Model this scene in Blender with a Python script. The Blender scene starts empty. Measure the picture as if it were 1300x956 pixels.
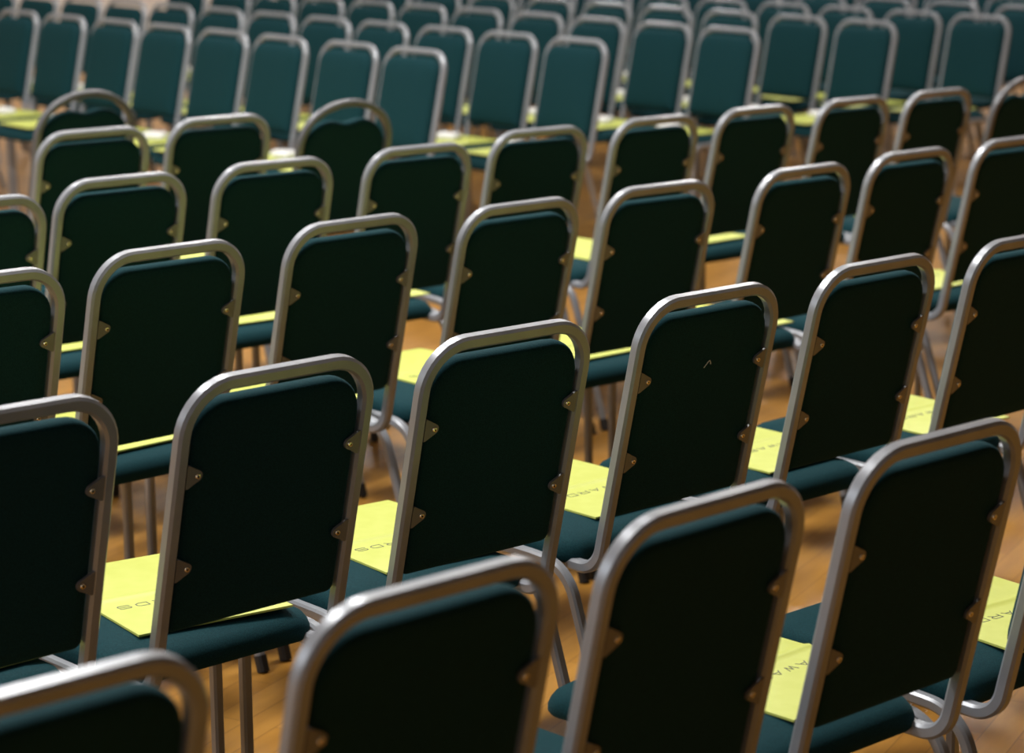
import bpy, bmesh, math, random
from mathutils import Vector, Matrix
random.seed(4)
PI = math.pi
scene = bpy.context.scene
C = scene.collection

# ------------------------------------------------------------------ camera data
K = 0.75                      # metres per layout unit
TH = 0.76274                  # direction of the rows of the near block
PITCH, ROLL, FPX, CAMH = 0.20084, 0.01001, 2995.04, 1.6922
BETA = 0.2070                 # recline of the backrests
ZB = 0.7133                   # height of the middle of the backrest
ca, sa = math.cos(TH), math.sin(TH)
RV, FV = Vector((ca, sa, 0)), Vector((-sa, ca, 0))
fwd = Vector((0, math.cos(PITCH), -math.sin(PITCH)))
up0 = Vector((0, math.sin(PITCH), math.cos(PITCH)))
r0 = Vector((1, 0, 0))
cr, sr = math.cos(ROLL), math.sin(ROLL)
rgt = cr * r0 + sr * up0
upv = -sr * r0 + cr * up0
CAM = Vector((0, 0, CAMH))

def project(P):
    q = Vector(P) - CAM
    d = q.dot(fwd)
    return 650 + FPX * q.dot(rgt) / d, 433.5 - FPX * q.dot(upv) / d

def place(R, F):              # layout units along / across the rows -> metres
    return (RV * R + FV * F) * K

# ------------------------------------------------------------------ materials
def mat(name, col, rough=0.6, metal=0.0, spec=0.5):
    m = bpy.data.materials.new(name); m.use_nodes = True
    b = m.node_tree.nodes['Principled BSDF']
    b.inputs['Base Color'].default_value = (*col, 1)
    b.inputs['Roughness'].default_value = rough
    b.inputs['Metallic'].default_value = metal
    b.inputs['Specular IOR Level'].default_value = spec
    return m, m.node_tree, b

def noise_mix(nt, b, c1, c2, scale, detail=3, stretch=(1, 1, 1), bump=0.0, lo=0.35, hi=0.65):
    N, L = nt.nodes, nt.links
    tc = N.new('ShaderNodeTexCoord'); mp = N.new('ShaderNodeMapping'); mp.inputs['Scale'].default_value = stretch
    no = N.new('ShaderNodeTexNoise'); no.inputs['Scale'].default_value = scale; no.inputs['Detail'].default_value = detail
    L.new(tc.outputs['Object'], mp.inputs[0]); L.new(mp.outputs[0], no.inputs['Vector'])
    rp = N.new('ShaderNodeValToRGB'); rp.color_ramp.elements[0].position = lo; rp.color_ramp.elements[1].position = hi
    rp.color_ramp.elements[0].color = (*c1, 1); rp.color_ramp.elements[1].color = (*c2, 1)
    L.new(no.outputs['Fac'], rp.inputs[0]); L.new(rp.outputs[0], b.inputs['Base Color'])
    if bump:
        bp = N.new('ShaderNodeBump'); bp.inputs['Strength'].default_value = bump; bp.inputs['Distance'].default_value = 0.001
        L.new(no.outputs['Fac'], bp.inputs['Height']); L.new(bp.outputs[0], b.inputs['Normal'])

M_FAB, nt, b = mat('teal_fabric', (0.012, 0.06, 0.07), 0.85, 0, 0.25)
noise_mix(nt, b, (0.0042, 0.030, 0.037), (0.0078, 0.047, 0.057), 420, 2, bump=0.5)
b.inputs['Specular IOR Level'].default_value = 0.12; b.inputs['Sheen Weight'].default_value = 0.09; b.inputs['Sheen Roughness'].default_value = 0.4
b.inputs['Sheen Tint'].default_value = (0.3, 0.7, 0.8, 1)
M_METAL, nt, b = mat('silver_painted_steel', (0.3, 0.3, 0.32), 0.33, 0.25, 0.7)
noise_mix(nt, b, (0.29, 0.31, 0.345), (0.36, 0.38, 0.415), 9, 5, bump=0.03)
M_ARCH, nt, b = mat('dark_grey_painted_steel', (0.17, 0.175, 0.19), 0.36, 0.3, 0.6)
M_TAB, nt, b = mat('pressed_steel_tab', (0.2, 0.2, 0.21), 0.42, 0.25, 0.6)
M_SCREW, nt, b = mat('brassy_screw', (0.85, 0.76, 0.58), 0.22, 1.0, 0.5)
M_SLOT, nt, b = mat('dark_recess', (0.02, 0.02, 0.02), 0.7)
M_RUB, nt, b = mat('black_rubber', (0.02, 0.02, 0.02), 0.6)
M_YEL, nt, b = mat('acid_yellow_paper', (0.80, 0.90, 0.16), 0.45, 0, 0.4)
noise_mix(nt, b, (0.64, 0.70, 0.15), (0.67, 0.73, 0.17), 30, 2)
M_INK, nt, b = mat('grey_ink', (0.10, 0.11, 0.09), 0.6)
M_PAP, nt, b = mat('white_paper', (0.86, 0.86, 0.86), 0.5)
M_WALL, nt, b = mat('pale_paint', (0.72, 0.66, 0.60), 0.8)
noise_mix(nt, b, (0.70, 0.64, 0.58), (0.76, 0.70, 0.64), 2, 3)
M_CEIL, nt, b = mat('ceiling_paint', (0.5, 0.5, 0.52), 0.9)
M_DARK, nt, b = mat('unseen_bounce_cut_wall', (0.03, 0.03, 0.03), 0.9)  # unseen right wall made near black to cut bounce onto the chair backs
M_LAMP = bpy.data.materials.new('lamp_diffuser'); M_LAMP.use_nodes = True

M_FLOOR, nt, b = mat('varnished_wood_floor', (0.5, 0.25, 0.06), 0.28, 0, 0.5)
def wood(nt, b):
    N, L = nt.nodes, nt.links
    tc = N.new('ShaderNodeTexCoord')
    mp = N.new('ShaderNodeMapping'); mp.inputs['Rotation'].default_value = (0, 0, -TH - 0.35)
    L.new(tc.outputs['Object'], mp.inputs[0])
    br = N.new('ShaderNodeTexBrick'); br.offset = 0.5
    br.inputs['Color1'].default_value = (0.46, 0.215, 0.034, 1); br.inputs['Color2'].default_value = (0.58, 0.29, 0.06, 1)
    br.inputs['Mortar'].default_value = (0.34, 0.155, 0.03, 1); br.inputs['Scale'].default_value = 1.0
    br.inputs['Mortar Size'].default_value = 0.0016; br.inputs['Brick Width'].default_value = 0.42; br.inputs['Row Height'].default_value = 0.07
    L.new(mp.outputs[0], br.inputs['Vector'])
    mp2 = N.new('ShaderNodeMapping'); mp2.inputs['Scale'].default_value = (2.6, 13, 1); L.new(mp.outputs[0], mp2.inputs[0])
    no = N.new('ShaderNodeTexNoise'); no.inputs['Scale'].default_value = 1.6; no.inputs['Detail'].default_value = 6
    L.new(mp2.outputs[0], no.inputs['Vector'])
    mx = N.new('ShaderNodeMixRGB'); mx.blend_type = 'MULTIPLY'; mx.inputs[0].default_value = 0.6
    rp = N.new('ShaderNodeValToRGB'); rp.color_ramp.elements[0].position = 0.3; rp.color_ramp.elements[0].color = (0.55, 0.50, 0.42, 1)
    rp.color_ramp.elements[1].position = 0.7
    L.new(no.outputs['Fac'], rp.inputs[0]); L.new(br.outputs['Color'], mx.inputs[1]); L.new(rp.outputs[0], mx.inputs[2])
    L.new(mx.outputs[0], b.inputs['Base Color'])
wood(nt, b)

# ------------------------------------------------------------------ mesh helpers
def mesh_from(bm, name, m, smooth=True):
    bmesh.ops.recalc_face_normals(bm, faces=bm.faces)
    me = bpy.data.meshes.new(name); bm.to_mesh(me); bm.free()
    for mm in (m if isinstance(m, (list, tuple)) else [m]): me.materials.append(mm)
    if smooth:
        for p in me.polygons: p.use_smooth = True
        me.set_sharp_from_angle(angle=math.radians(40))
    return me

def section(w, ch):           # chamfered square tube section
    h = w / 2; k = h - ch
    return [(h, -k), (h, k), (k, h), (-k, h), (-h, k), (-h, -k), (-k, -h), (k, -h)]

def sweep(bm, pts, w=0.022, ch=0.0042, side=None):
    pts = [Vector(p) for p in pts]
    sec = section(w, ch)
    t0 = (pts[1] - pts[0]).normalized()
    s = Vector(side) if side else Vector((1, 0, 0))
    s = (s - t0 * s.dot(t0)).normalized()
    rings = []; pt = t0
    for i, p in enumerate(pts):
        if i == 0: t = t0
        elif i == len(pts) - 1: t = (pts[i] - pts[i - 1]).normalized()
        else: t = ((pts[i + 1] - p).normalized() + (p - pts[i - 1]).normalized()).normalized()
        q = pt.rotation_difference(t); s = (q @ s); s = (s - t * s.dot(t)).normalized(); pt = t
        u = t.cross(s)
        rings.append([bm.verts.new(p + s * a + u * c) for a, c in sec])
    n = len(sec)
    for a, c in zip(rings, rings[1:]):
        for j in range(n): bm.faces.new((a[j], a[(j + 1) % n], c[(j + 1) % n], c[j]))
    bm.faces.new(rings[0]); bm.faces.new(rings[-1])

def fillet(pts, radii, n=8):  # polyline with rounded corners
    out = [Vector(pts[0])]
    for i in range(1, len(pts) - 1):
        A, B, D = Vector(pts[i - 1]), Vector(pts[i]), Vector(pts[i + 1]); r = radii[i - 1]
        u = (A - B).normalized(); v = (D - B).normalized(); ang = u.angle(v)
        if r <= 0: out.append(B); continue
        tl = r / math.tan(ang / 2); c = B + (u + v).normalized() * (r / math.sin(ang / 2))
        a0 = B + u * tl - c; a1 = B + v * tl - c; tot = a0.angle(a1); ax = a0.cross(a1).normalized()
        for k in range(n + 1): out.append(c + Matrix.Rotation(tot * k / n, 3, ax) @ a0)
    out.append(Vector(pts[-1]))
    return out

def rrect(x0, x1, y0, y1, rs, n=8, flare=0.0):   # rs: bottom-left, bottom-right, top-right, top-left
    P = []
    cs = [(x0, y0, 1, 1, PI), (x1, y0, -1, 1, 1.5 * PI), (x1, y1, -1, -1, 0), (x0, y1, 1, -1, 0.5 * PI)]
    for (cx, cy, sx, sy, a0), r in zip(cs, rs):
        for k in range(n + 1):
            a = a0 + 0.5 * PI * k / n
            P.append((cx + sx * r + r * math.cos(a), cy + sy * r + r * math.sin(a)))
    if flare:
        P = [(x * (1 + flare * ((y - y0) / (y1 - y0))), y) for x, y in P]
    return P

def loft(bm, rings, cap0=True, cap1=True):
    vr = [[bm.verts.new(v) for v in r] for r in rings]
    n = len(vr[0])
    for a, c in zip(vr, vr[1:]):
        for j in range(n): bm.faces.new((a[j], a[(j + 1) % n], c[(j + 1) % n], c[j]))
    if cap0: bm.faces.new(vr[0])
    if cap1: bm.faces.new(vr[-1])

def bp(x, s, n):              # point on the reclined backrest: across, up along it, forward normal
    return Vector((x, -s * math.sin(BETA) + n * math.cos(BETA), ZB + s * math.cos(BETA) + n * math.sin(BETA)))

# ------------------------------------------------------------------ chair meshes
HX = 0.1785                   # half distance between the post centre lines
XL, XN, YL, YR, ZR = 0.198, 0.213, 0.41, -0.048, 0.431
def back_frame_mesh(arch, m):
    bm = bmesh.new()
    foot = (-0.262)
    low = bp(-HX, foot - 0.025, 0)
    P = [(-HX, 0.26, 0.424), (-HX, low.y + 0.0, 0.424)]
    if arch:
        arc = []
        for k in range(0, 25):
            a = PI - PI * k / 24
            arc.append(bp(HX * math.cos(a), 0.105 + 0.138 * math.sin(a) ** 0.92, 0))
        pts = fillet([P[0], (-HX, 0.06, 0.424), arc[0] + Vector((0, 0, -0.01))], [0.052])[:-1] + arc
        pts += fillet([arc[-1] + Vector((0, 0, -0.01)), (HX, 0.06, 0.424), (HX, 0.26, 0.424)], [0.052])[1:]
    else:
        st = 0.2205
        pts = fillet([(-HX, 0.26, 0.424), (-HX, 0.0606, 0.424), bp(-HX, st, 0), bp(HX, st, 0), (HX, 0.0606, 0.424), (HX, 0.26, 0.424)],
                     [0.05, 0.079, 0.079, 0.05], 10)
    sweep(bm, pts, 0.0225, 0.0045)
    return mesh_from(bm, 'back_frame', m)

def backrest_mesh(arch):
    bm = bmesh.new(); rings = []
    prof = [(0.030, -0.0045), (0.010, -0.0055), (0.004, -0.003), (0.0008, 0.002), (0.0, 0.009), (0.001, 0.018), (0.005, 0.027), (0.014, 0.034),
            (0.035, 0.039), (0.08, 0.042)]
    for ins, n in prof:
        if arch:
            hw = 0.163 - ins; P = []
            top = []
            for k in range(0, 41):
                a = PI * k / 40
                x = hw * math.cos(a)
                s = 0.085 + (0.112 - ins * 0.6) * math.sin(a) ** 0.75 - 0.020 * math.exp(-(x / 0.05) ** 2) * math.sin(a)
                top.append((x, s - ins * 0.3))
            P = [(-hw, -0.191 + ins), (hw, -0.191 + ins)] + top[0:]
            P = [(-hw + 2 * hw * j / 10, -0.191 + ins) for j in range(11)] + top
            rings.append([bp(x, s, n) for x, s in P])
        else:
            r = max(0.066 - ins, 0.012); rb = max(0.014 - ins * 0.3, 0.006)
            P = rrect(-0.1655 + ins, 0.1655 - ins, -0.191 + ins, 0.194 - ins, (rb, rb, r, r))
            rings.append([bp(x, s - 0.004 * (1 - abs(x) / .17) * (s > 0.15), n) for x, s in P])
    loft(bm, rings)
    return mesh_from(bm, 'backrest', M_FAB)

def seat_mesh(h):
    bm = bmesh.new(); rings = []
    prof = [(0.05, 0.430), (0.012, 0.426), (0.004, 0.429), (0.0, 0.436), (0.0, 0.446), (0.003, 0.455), (0.009, 0.463), (0.02, 0.4685), (0.045, 0.473), (0.09, 0.4755), (0.14, 0.4765)]
    for ins, z in prof:
        P = rrect(-h + ins, h - ins, 0.112 + ins, 0.560 - ins, [max(0.045 - ins * .3, .02)] * 2 + [max(0.075 - ins * .3, .02)] * 2)
        rings.append([Vector((x, y, z - (0.018 * ((y - 0.43) / 0.13) ** 2 if y > 0.43 else 0) - (0.008 * ((0.2 - y) / 0.09) ** 2 if y < 0.2 else 0))) for x, y in P])
    loft(bm, rings)
    return mesh_from(bm, 'seat', M_FAB)

def leg_mesh(s, front, xl):
    bm = bmesh.new(); x = s * xl
    if front: pts = fillet([(x, 0.30, ZR), (x, YL + 0.012, ZR), (x, YL, 0.02)], [0.055])
    else: pts = fillet([(x, 0.20, ZR), (x, 0.105, ZR - 0.004), (x, YR, 0.02)], [0.085], 10)
    sweep(bm, pts, 0.020, 0.004)
    return mesh_from(bm, 'leg', M_METAL)

def rail_mesh(s, xl):
    bm = bmesh.new(); sweep(bm, [(s * xl, 0.20, ZR), (s * xl, 0.30, ZR)], 0.020, 0.004)
    return mesh_from(bm, 'side_rail', M_METAL)

def cap_mesh(s, front):
    bm = bmesh.new(); x = s * XN; y = YL if front else YR
    d = Vector((0, 0, 1)) if front else Vector((0, 0.14, 0.41)).normalized()
    sweep(bm, [Vector((x, y, 0.02)) - d * 0.0195, Vector((x, y, 0.02)) + d * 0.016], 0.0235, 0.005)
    return mesh_from(bm, 'foot_cap', M_RUB)

def tab_mesh(sx, s0):
    bm = bmesh.new(); out = []
    tip = 0.149; rad = 0.0092
    for x, s in [(0.1692, 0.0195), (0.165, 0.0188)]: out.append((x, s))
    for k in range(9):
        a = PI / 2 + 0.25 + (PI - 0.5) * k / 8
        out.append((tip + rad * math.cos(a), rad * math.sin(a)))
    for x, s in [(0.165, -0.0188), (0.1692, -0.0195)]: out.append((x, s))
    loft(bm, [[bp(sx * x, s0 + s, -0.0108) for x, s in out], [bp(sx * x, s0 + s, -0.0060) for x, s in out]])
    return mesh_from(bm, 'bracket', M_TAB, False)

def screw_mesh(sx, s0):
    bm = bmesh.new(); cx = sx * 0.149; n = 14
    def ring(r, d): return [bp(cx + r * math.cos(2 * PI * k / n), s0 + r * math.sin(2 * PI * k / n), d) for k in range(n)]
    loft(bm, [ring(0.0048, -0.0107), ring(0.0046, -0.0122), ring(0.0036, -0.0134), ring(0.0020, -0.0136), ring(0.0018, -0.0120)], False, True)
    me = mesh_from(bm, 'screw', [M_SCREW, M_SLOT])
    me.polygons[len(me.polygons) - 1].material_index = 1
    return me

MESH = dict(frame=back_frame_mesh(False, M_METAL), aframe=back_frame_mesh(True, M_ARCH), rest=backrest_mesh(False), arest=backrest_mesh(True), seat=seat_mesh(0.187), nseat=seat_mesh(0.202))
LEGS = [(leg_mesh(s, f, XL), leg_mesh(s, f, XN), cap_mesh(s, f)) for s in (-1, 1) for f in (True, False)]
RAILS = [(rail_mesh(s, XL), rail_mesh(s, XN)) for s in (-1, 1)]
SD = 0.0777
TABS = [(tab_mesh(sx, s0), screw_mesh(sx, s0)) for sx in (-1, 1) for s0 in (SD, -SD)]

def obj(name, me, parent=None, label=None):
    o = bpy.data.objects.new(name, me); C.objects.link(o)
    if parent: o.parent = parent
    if label: o['label'] = label
    return o

def chair_proto(arch, detail, near=True):
    t = bpy.data.objects.new('conference_chair', None); C.objects.link(t); t.empty_display_size = 0.1
    obj('back_frame', MESH['aframe' if arch else 'frame'], t)
    obj('backrest', MESH['arest' if arch else 'rest'], t)
    obj('seat', MESH['nseat' if near else 'seat'], t)
    for lf, ln, c in LEGS:
        lo = obj('leg', ln if near else lf, t)
        if detail: obj('foot_cap', c, lo, 'black rubber foot cap')
    for r in RAILS: obj('side_rail', r[1 if near else 0], t)
    if detail and not arch:
        for tb, sc in TABS:
            k = obj('bracket', tb, t); obj('screw', sc, k, 'small shiny screw')
    return t

def copy_tree(o, parent=None):
    c = o.copy(); C.objects.link(c)
    if parent: c.parent = parent
    for ch in list(o.children): copy_tree(ch, c)
    return c

# ------------------------------------------------------------------ booklet, packet
GL = {  # wide squared capitals on a 1 x 0.8 cell
 'A': [[(0, 0), (0.5, 0.8), (1, 0)], [(0.22, 0.28), (0.78, 0.28)]],
 'W': [[(0, 0.8), (0.25, 0), (0.5, 0.7), (0.75, 0), (1, 0.8)]],
 'R': [[(0, 0), (0, 0.8), (0.85, 0.8), (1, 0.68), (1, 0.48), (0.85, 0.36), (0, 0.36)], [(0.6, 0.36), (1, 0)]],
 'D': [[(0, 0), (0, 0.8), (0.75, 0.8), (1, 0.6), (1, 0.2), (0.75, 0), (0, 0)]],
 'S': [[(1, 0.7), (0.9, 0.8), (0.1, 0.8), (0, 0.7), (0, 0.5), (0.1, 0.42), (0.9, 0.42), (1, 0.34), (1, 0.1), (0.9, 0), (0.1, 0), (0, 0.1)]]}
BX0, BX1, BY0, BY1 = -0.06, 0.222, 0.165, 0.560
TXY, TXX = 0.313, 0.157
def page_z(y):                # gentle sag of the sheet with a raised fold
    return 0.0036 + 0.0035 * math.exp(-((y - 0.352) / 0.007) ** 2) - (0.004 * max(0, (y - 0.45) / 0.13) ** 2)
def booklet_mesh():
    bm = bmesh.new(); ys = [BY0, 0.22, 0.28, 0.325, 0.335, 0.342, 0.347, 0.352, 0.357, 0.362, 0.37, 0.385, 0.42, 0.46, 0.49, 0.52, 0.54, BY1]
    bot = lambda y: page_z(y) - 0.0036 - 0.9 * 0.0035 * math.exp(-((y - 0.352) / 0.007) ** 2)
    rings = [[(BX0, y, page_z(y)), (BX1, y, page_z(y)), (BX1, y, bot(y)), (BX0, y, bot(y))] for y in ys]
    loft(bm, [[Vector(v) for v in r] for r in rings])
    return mesh_from(bm, 'booklet', M_YEL)
def letters_mesh():
    bm = bmesh.new(); w = 0.0016; cw, chh = 0.021, 0.0185
    for i, chx in enumerate('AWARDS'):
        ox = TXX - i * 0.0325
        for st in GL[chx]:
            for (a, b_), (c, d) in zip(st, st[1:]):
                # read from the front of the chair: x runs the other way, tops towards the backrest
                p = Vector((ox - a * cw, TXY - b_ * chh, 0)); q = Vector((ox - c * cw, TXY - d * chh, 0))
                t = (q - p).normalized(); nrm = Vector((-t.y, t.x, 0)) * w / 2
                p -= t * w * 0.4; q += t * w * 0.4
                rings = []
                for e in (p, q):
                    z = page_z(e.y)
                    rings.append([e + nrm + Vector((0, 0, z + 0.0004)), e - nrm + Vector((0, 0, z + 0.0004)), e - nrm + Vector((0, 0, z - 0.0004)), e + nrm + Vector((0, 0, z - 0.0004))])
                loft(bm, rings)
    return mesh_from(bm, 'lettering', M_INK, False)
def packet_mesh():
    bm = bmesh.new(); rings = []
    for ins, z in [(0.012, 0.0), (0.002, 0.003), (0.0, 0.010), (0.003, 0.020), (0.012, 0.028)]:
        rings.append([Vector((x, y, z)) for x, y in rrect(-0.052 + ins, 0.052 - ins, -0.042 + ins, 0.042 - ins, [0.012] * 4, 3)])
    loft(bm, rings)
    return mesh_from(bm, 'packet', M_PAP)
ME_BOOK, ME_LET, ME_PKT = booklet_mesh(), letters_mesh(), packet_mesh()
SEAT_TOP = 0.4768

def sit(me_name, me, ch, loc, rz):
    o = bpy.data.objects.new(me_name, me); C.objects.link(o)
    M = Matrix.Translation(ch.location) @ Matrix.Rotation(ch.rotation_euler.z, 4, 'Z')
    p = M @ Vector((0, 0, 0))
    cpt = Vector((0.08, 0.38, 0))       # turn about the middle of the sheet
    Rz = Matrix.Rotation(rz, 4, 'Z')
    W = M @ Matrix.Translation(Vector((loc[0], loc[1], SEAT_TOP + loc[2]))) @ (Matrix.Translation(cpt) @ Rz @ Matrix.Translation(-cpt) if me_name == 'booklet' else Rz)
    o.location = W.to_translation(); o.rotation_euler = (0, 0, ch.rotation_euler.z + rz)
    return o

ORD = ['first', 'second', 'third', 'fourth', 'fifth', 'sixth', 'seventh', 'eighth', 'ninth', 'tenth', 'eleventh', 'twelfth', 'thirteenth',
       'fourteenth', 'fifteenth', 'sixteenth', 'seventeenth', 'eighteenth', 'nineteenth', 'twentieth']
# ------------------------------------------------------------------ near block, seen from behind
ROWS = {
 'A': [(1.515, 2.46, 0), (2.163, 2.455, 0), (2.787, 2.487, 1.5), (3.441, 2.506, -0.5), (4.09, 2.50, 0)],
 'B': [(2.275, 3.785, 0), (2.891, 3.743, 0.7), (3.509, 3.719, -1.4), (4.205, 3.745, -0.2), (4.863, 3.754, 0.2), (5.509, 3.743, 0.5)],
 'C': [(2.985, 5.062, -0.5), (3.603, 5.122, 1.8), (4.279, 5.176, 1.9), (4.885, 5.115, 0.8), (5.51, 5.12, -1.5), (6.215, 5.11, 0.8), (6.874, 5.157, 0), (7.51, 5.16, 0)],
 'D': [(3.66, 6.20, 0), (4.30, 6.36, 0), (4.928, 6.369, -0.8), (5.59, 6.377, -0.6), (6.32, 6.504, -1.8), (6.98, 6.51, 0), (7.61, 6.52, 0), (8.24, 6.50, 0), (8.86, 6.50, 0), (9.52, 6.48, 0)],
 'E': [(4.30, 7.56, 0), (4.98, 7.54, 0), (5.62, 7.61, 0), (6.26, 7.59, 0)],
 'F': [(5.64, 8.58, 0)]}
ARCHED = {('D', 9), ('E', 3), ('F', 0)}
NO_BOOK = {('A', 2), ('E', 0), ('A', 0), ('A', 1), ('F', 0), ('E', 3), ('D', 9)}
ROWNAME = dict(A='nearest row', B='second row', C='third row', D='fourth row', E='fifth row', F='sixth row')
protoN, protoA = chair_proto(False, True), chair_proto(True, False)
used = set()
def take(proto):
    if proto.name in used: return copy_tree(proto)
    used.add(proto.name); return proto
CH = {}
def book_at(c, dx, dy, rz, label, group):
    o = sit('booklet', ME_BOOK, c, (dx, dy, 0), rz)
    o['label'] = label; o['category'] = 'booklet'; o['group'] = group
    return o
rb = random.Random(11)
for rn, lst in ROWS.items():
    for i, (R, F, dt) in enumerate(lst):
        arch = (rn, i) in ARCHED
        c = take(protoA if arch else protoN)
        c.location = place(R, F) + FV * 0.011; c.rotation_euler = (0, 0, TH + math.radians(dt))
        CH[(rn, i)] = c
        n = len(lst)
        pos = ('leftmost' if i == 0 else 'rightmost' if i == n - 1 else ORD[i] + ' from the left')
        if rn == 'F': lab = 'round-topped teal chair standing alone behind the fifth row, at the left edge'
        elif arch and rn == 'D': lab = 'round-topped teal chair seen from behind, at the right end of the fourth row'
        elif arch: lab = 'round-topped teal chair seen from behind, at the right end of the fifth row'
        else: lab = 'dark teal chair back with silver frame, %s in the %s' % (pos, ROWNAME[rn])
        if rn == 'B' and i == 3: lab = 'dark teal chair with a white thread on its back, fourth in the second row'
        c['label'] = lab; c['category'] = 'chair'; c['group'] = 'chairs seen from behind in the near block'
        if (rn, i) not in NO_BOOK:
            dx, dy, rz = rb.uniform(-0.01, 0.01), rb.uniform(-0.01, 0.01), math.radians(rb.uniform(-3, 3))
            if rn == 'B' and i == 1: dx, dy, rz = -0.025, -0.01, math.radians(-9)
            if rn == 'B' and i == 2: dx, dy, rz = 0, 0.012, math.radians(-4)
            if rn == 'B' and i in (3, 4): rz = math.radians(0)
            if rn == 'B' and i == 5: dx, dy, rz = 0.035, -0.02, math.radians(-3)
            if rn == 'A' and i == 4: dx, dy, rz = 0.04, -0.06, math.radians(-6)
            b_ = book_at(c, dx, dy, rz, 'yellow awards booklet on the %s in the %s' % (pos.replace(' from the left', ' chair from the left') if 'from' in pos else pos + ' chair', ROWNAME[rn]), 'yellow booklets on the near seats')
            if rn in 'ABC':
                obj('lettering', ME_LET, b_, 'dark grey capital letters')

# ------------------------------------------------------------------ far block, facing the camera
ZT = ZB + 0.2318 * math.cos(BETA)
def F_from_px(px, Rk):        # where the row line Rk shows at pixel column px
    lo, hi = 7.0, 24.0
    for _ in range(50):
        mid = (lo + hi) / 2
        q = place(Rk, mid); x, y = project((q.x, q.y, ZT))
        if x > px: lo = mid
        else: hi = mid
    return (lo + hi) / 2
FAR = [
 (8.54, [530.5, 450, 361, 287, 217, 151, 91, 34]),
 (9.79, [736, 647.5, 568.5, 489, 419, 355, 293.5, 232, 174, 119, 67, 18]),
 (11.22, [930, 846, 761, 685, 609, 545, 483, 423, 365, 309, 255]),
 (12.52, [1103, 1015, 930, 849, 773, 700, 628, 560, 497, 437, 380, 325]),
 (13.60, [1246, 1161, 1076, 997, 920, 846, 775, 706, 640, 577, 517, 460, 404]),
 (14.80, [1302, 1212, 1126, 1044, 965, 890, 818, 748, 681, 617, 556, 497, 440]),
]
for k in range(6, 9):
    Rk = 14.80 + 1.2 * (k - 5); xs = []
    j = 0
    while True:
        q = place(Rk, 9.75 + 0.60 * j); x, y = project((q.x, q.y, 0.6)); j += 1
        if x < 430: break
        if x < 1320 and y > -12: xs.append(x)
    FAR.append((Rk, xs))
protoF = chair_proto(False, False, False)
rf = random.Random(5)
rot = TH + PI / 2
for k, (Rk, xs) in enumerate(FAR):
    Fp = None
    for j, px in enumerate(xs):
        F = F_from_px(px, Rk)
        if Fp is not None: F = max(F, Fp + 0.5665)
        Fp = F
        c = take(protoF)
        c.location = place(Rk - 0.066, F) + Vector((rf.uniform(-.004, .004), 0, 0))
        c.rotation_euler = (0, 0, rot + math.radians(rf.uniform(-.35, .35)))
        which = 'at the right-hand end of' if j == 0 else ORD[j] + ' from the right in' if j < 20 else 'far left in'
        rowt = ORD[k] + ' row'
        c['label'] = 'far teal chair facing us, %s the %s far row' % (which, ORD[k])
        c['category'] = 'chair'; c['group'] = 'chairs facing the camera in the far block'
        if k < 5:
            b_ = book_at(c, rf.uniform(-0.10, -0.06), rf.uniform(-0.03, 0.0), math.radians(rf.uniform(-4, 4)),
                    'yellow booklet on the %s chair from the right in the %s far row' % (ORD[j], ORD[k]), 'yellow booklets on the far seats')
            w = sit('packet', ME_PKT, c, (rf.uniform(-0.04, 0.04), 0.33 + rf.uniform(-0.03, 0.03), 0.0075), math.radians(rf.uniform(-40, 40)))
            w['label'] = 'small white packet on the %s chair from the right in the %s far row' % (ORD[j], ORD[k])
            w['category'] = 'packet'; w['group'] = 'white packets on the far seats'

# white thread caught on the back of a chair in the second row
bm = bmesh.new(); c = CH[('B', 3)]
M = Matrix.Translation(c.location) @ Matrix.Rotation(c.rotation_euler.z, 4, 'Z')
sweep(bm, [M @ bp(0.011 + x, 0.087 + s, -0.0066) for x, s in [(-0.008, -0.006), (-0.003, -0.001), (0.001, 0.004), (0.005, 0.0065), (0.0075, 0.004), (0.009, -0.001)]], 0.0016, 0.0004)
o = obj('thread', mesh_from(bm, 'thread', M_PAP)); o['label'] = 'tiny white thread caught on the teal back of a second-row chair'; o['category'] = 'thread'

# ------------------------------------------------------------------ room
def box(name, x0, x1, y0, y1, z0, z1, m):     # in row-aligned metres
    bm = bmesh.new()
    vs = [bm.verts.new(RV * x + FV * y + Vector((0, 0, z))) for z in (z0, z1) for x, y in ((x0, y0), (x1, y0), (x1, y1), (x0, y1))]
    for f in ((0, 3, 2, 1), (4, 5, 6, 7), (0, 1, 5, 4), (1, 2, 6, 5), (2, 3, 7, 6), (3, 0, 4, 7)): bm.faces.new([vs[i] for i in f])
    o = obj(name, mesh_from(bm, name, m, False)); o['kind'] = 'structure'; return o
X0, X1, Y0, Y1, ZC = -5.0, 19.0, -5.0, 17.5, 6.0
box('floor', X0, X1, Y0, Y1, -0.1, 0, M_FLOOR)
box('ceiling', X0, X1, Y0, Y1, ZC, ZC + 0.1, M_CEIL)
box('wall_left', X0, X1, Y1, Y1 + 0.15, 0, ZC, M_WALL)
box('wall_back', X1, X1 + 0.15, Y0, Y1, 0, ZC, M_WALL)
box('wall_right', X0, X1, Y0 - 0.15, Y0, 0, ZC, M_DARK)
box('wall_front', X0 - 0.15, X0, Y0, Y1, 0, ZC, M_CEIL)

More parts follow.
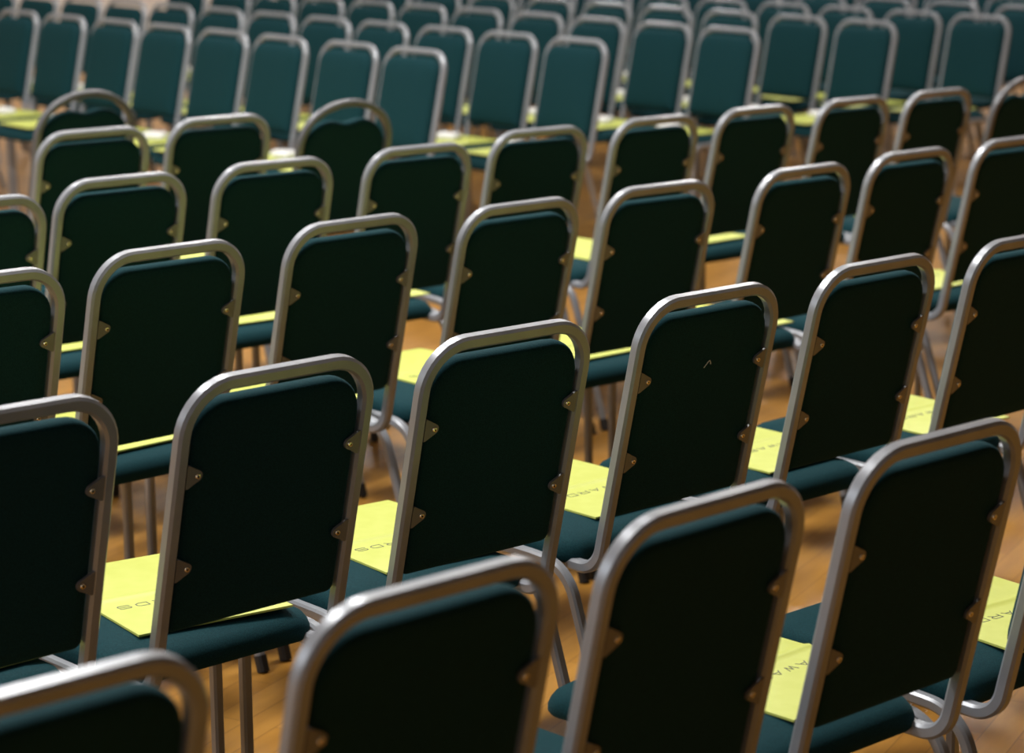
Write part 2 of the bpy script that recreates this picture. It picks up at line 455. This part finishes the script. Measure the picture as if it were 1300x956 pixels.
# ------------------------------------------------------------------ light
def area(name, pos, target, sx, sy, power, col=(1, 1, 1)):
    l = bpy.data.lights.new(name, 'AREA'); l.shape = 'RECTANGLE'; l.size = sx; l.size_y = sy; l.energy = power; l.color = col
    o = bpy.data.objects.new(name, l); C.objects.link(o); o.location = pos
    o.rotation_euler = (Vector(target) - Vector(pos)).to_track_quat('-Z', 'Y').to_euler()
    return o
# ceiling lamps over the hall (above the frame)
for x, y, e in ((1.2, 5.2, 270), (4.2, 5.6, 250), (3.6, 8.6, 90), (7.5, 6.6, 40), (7.2, 10.5, 60), (11.5, 8.5, 110), (11.0, 13.5, 170), (15.5, 12.0, 170)):
    p = RV * x + FV * y + Vector((0, 0, ZC - 0.15))
    area('hall_lamp', p, p - Vector((0, 0, 1)), 0.9, 0.9, e, (1.0, 0.98, 0.95))

# added soft cool fill lifting the left post faces; no window stands there
p = RV * -4.8 + FV * 5.0 + Vector((0, 0, 3.4))
area('side_fill_light', p, p + RV * 5 - Vector((0, 0, 0.9)), 8.0, 2.2, 190, (0.90, 0.95, 1.0))

w = bpy.data.worlds.new('world'); scene.world = w; w.use_nodes = True
w.node_tree.nodes['Background'].inputs[0].default_value = (0.5, 0.55, 0.6, 1)
w.node_tree.nodes['Background'].inputs[1].default_value = 0.1

# ------------------------------------------------------------------ camera
cd = bpy.data.cameras.new('camera'); cam = bpy.data.objects.new('camera', cd); C.objects.link(cam)
cd.sensor_fit = 'HORIZONTAL'; cd.sensor_width = 36; cd.lens = FPX / 1300 * 36
cd.shift_y = (433.5 - 478) / 1300
Mx = Matrix((rgt, upv, -fwd)).transposed().to_4x4(); Mx.translation = CAM
cam.matrix_world = Mx
cd.clip_start = 0.05; cd.clip_end = 200
cd.dof.use_dof = True; cd.dof.focus_distance = 4.02; cd.dof.aperture_fstop = 4.2
scene.camera = cam
scene.view_settings.view_transform = 'Standard'; scene.view_settings.look = 'None'
scene.view_settings.gamma = 1; scene.view_settings.exposure = 0.0
scene.view_settings.use_curve_mapping = False
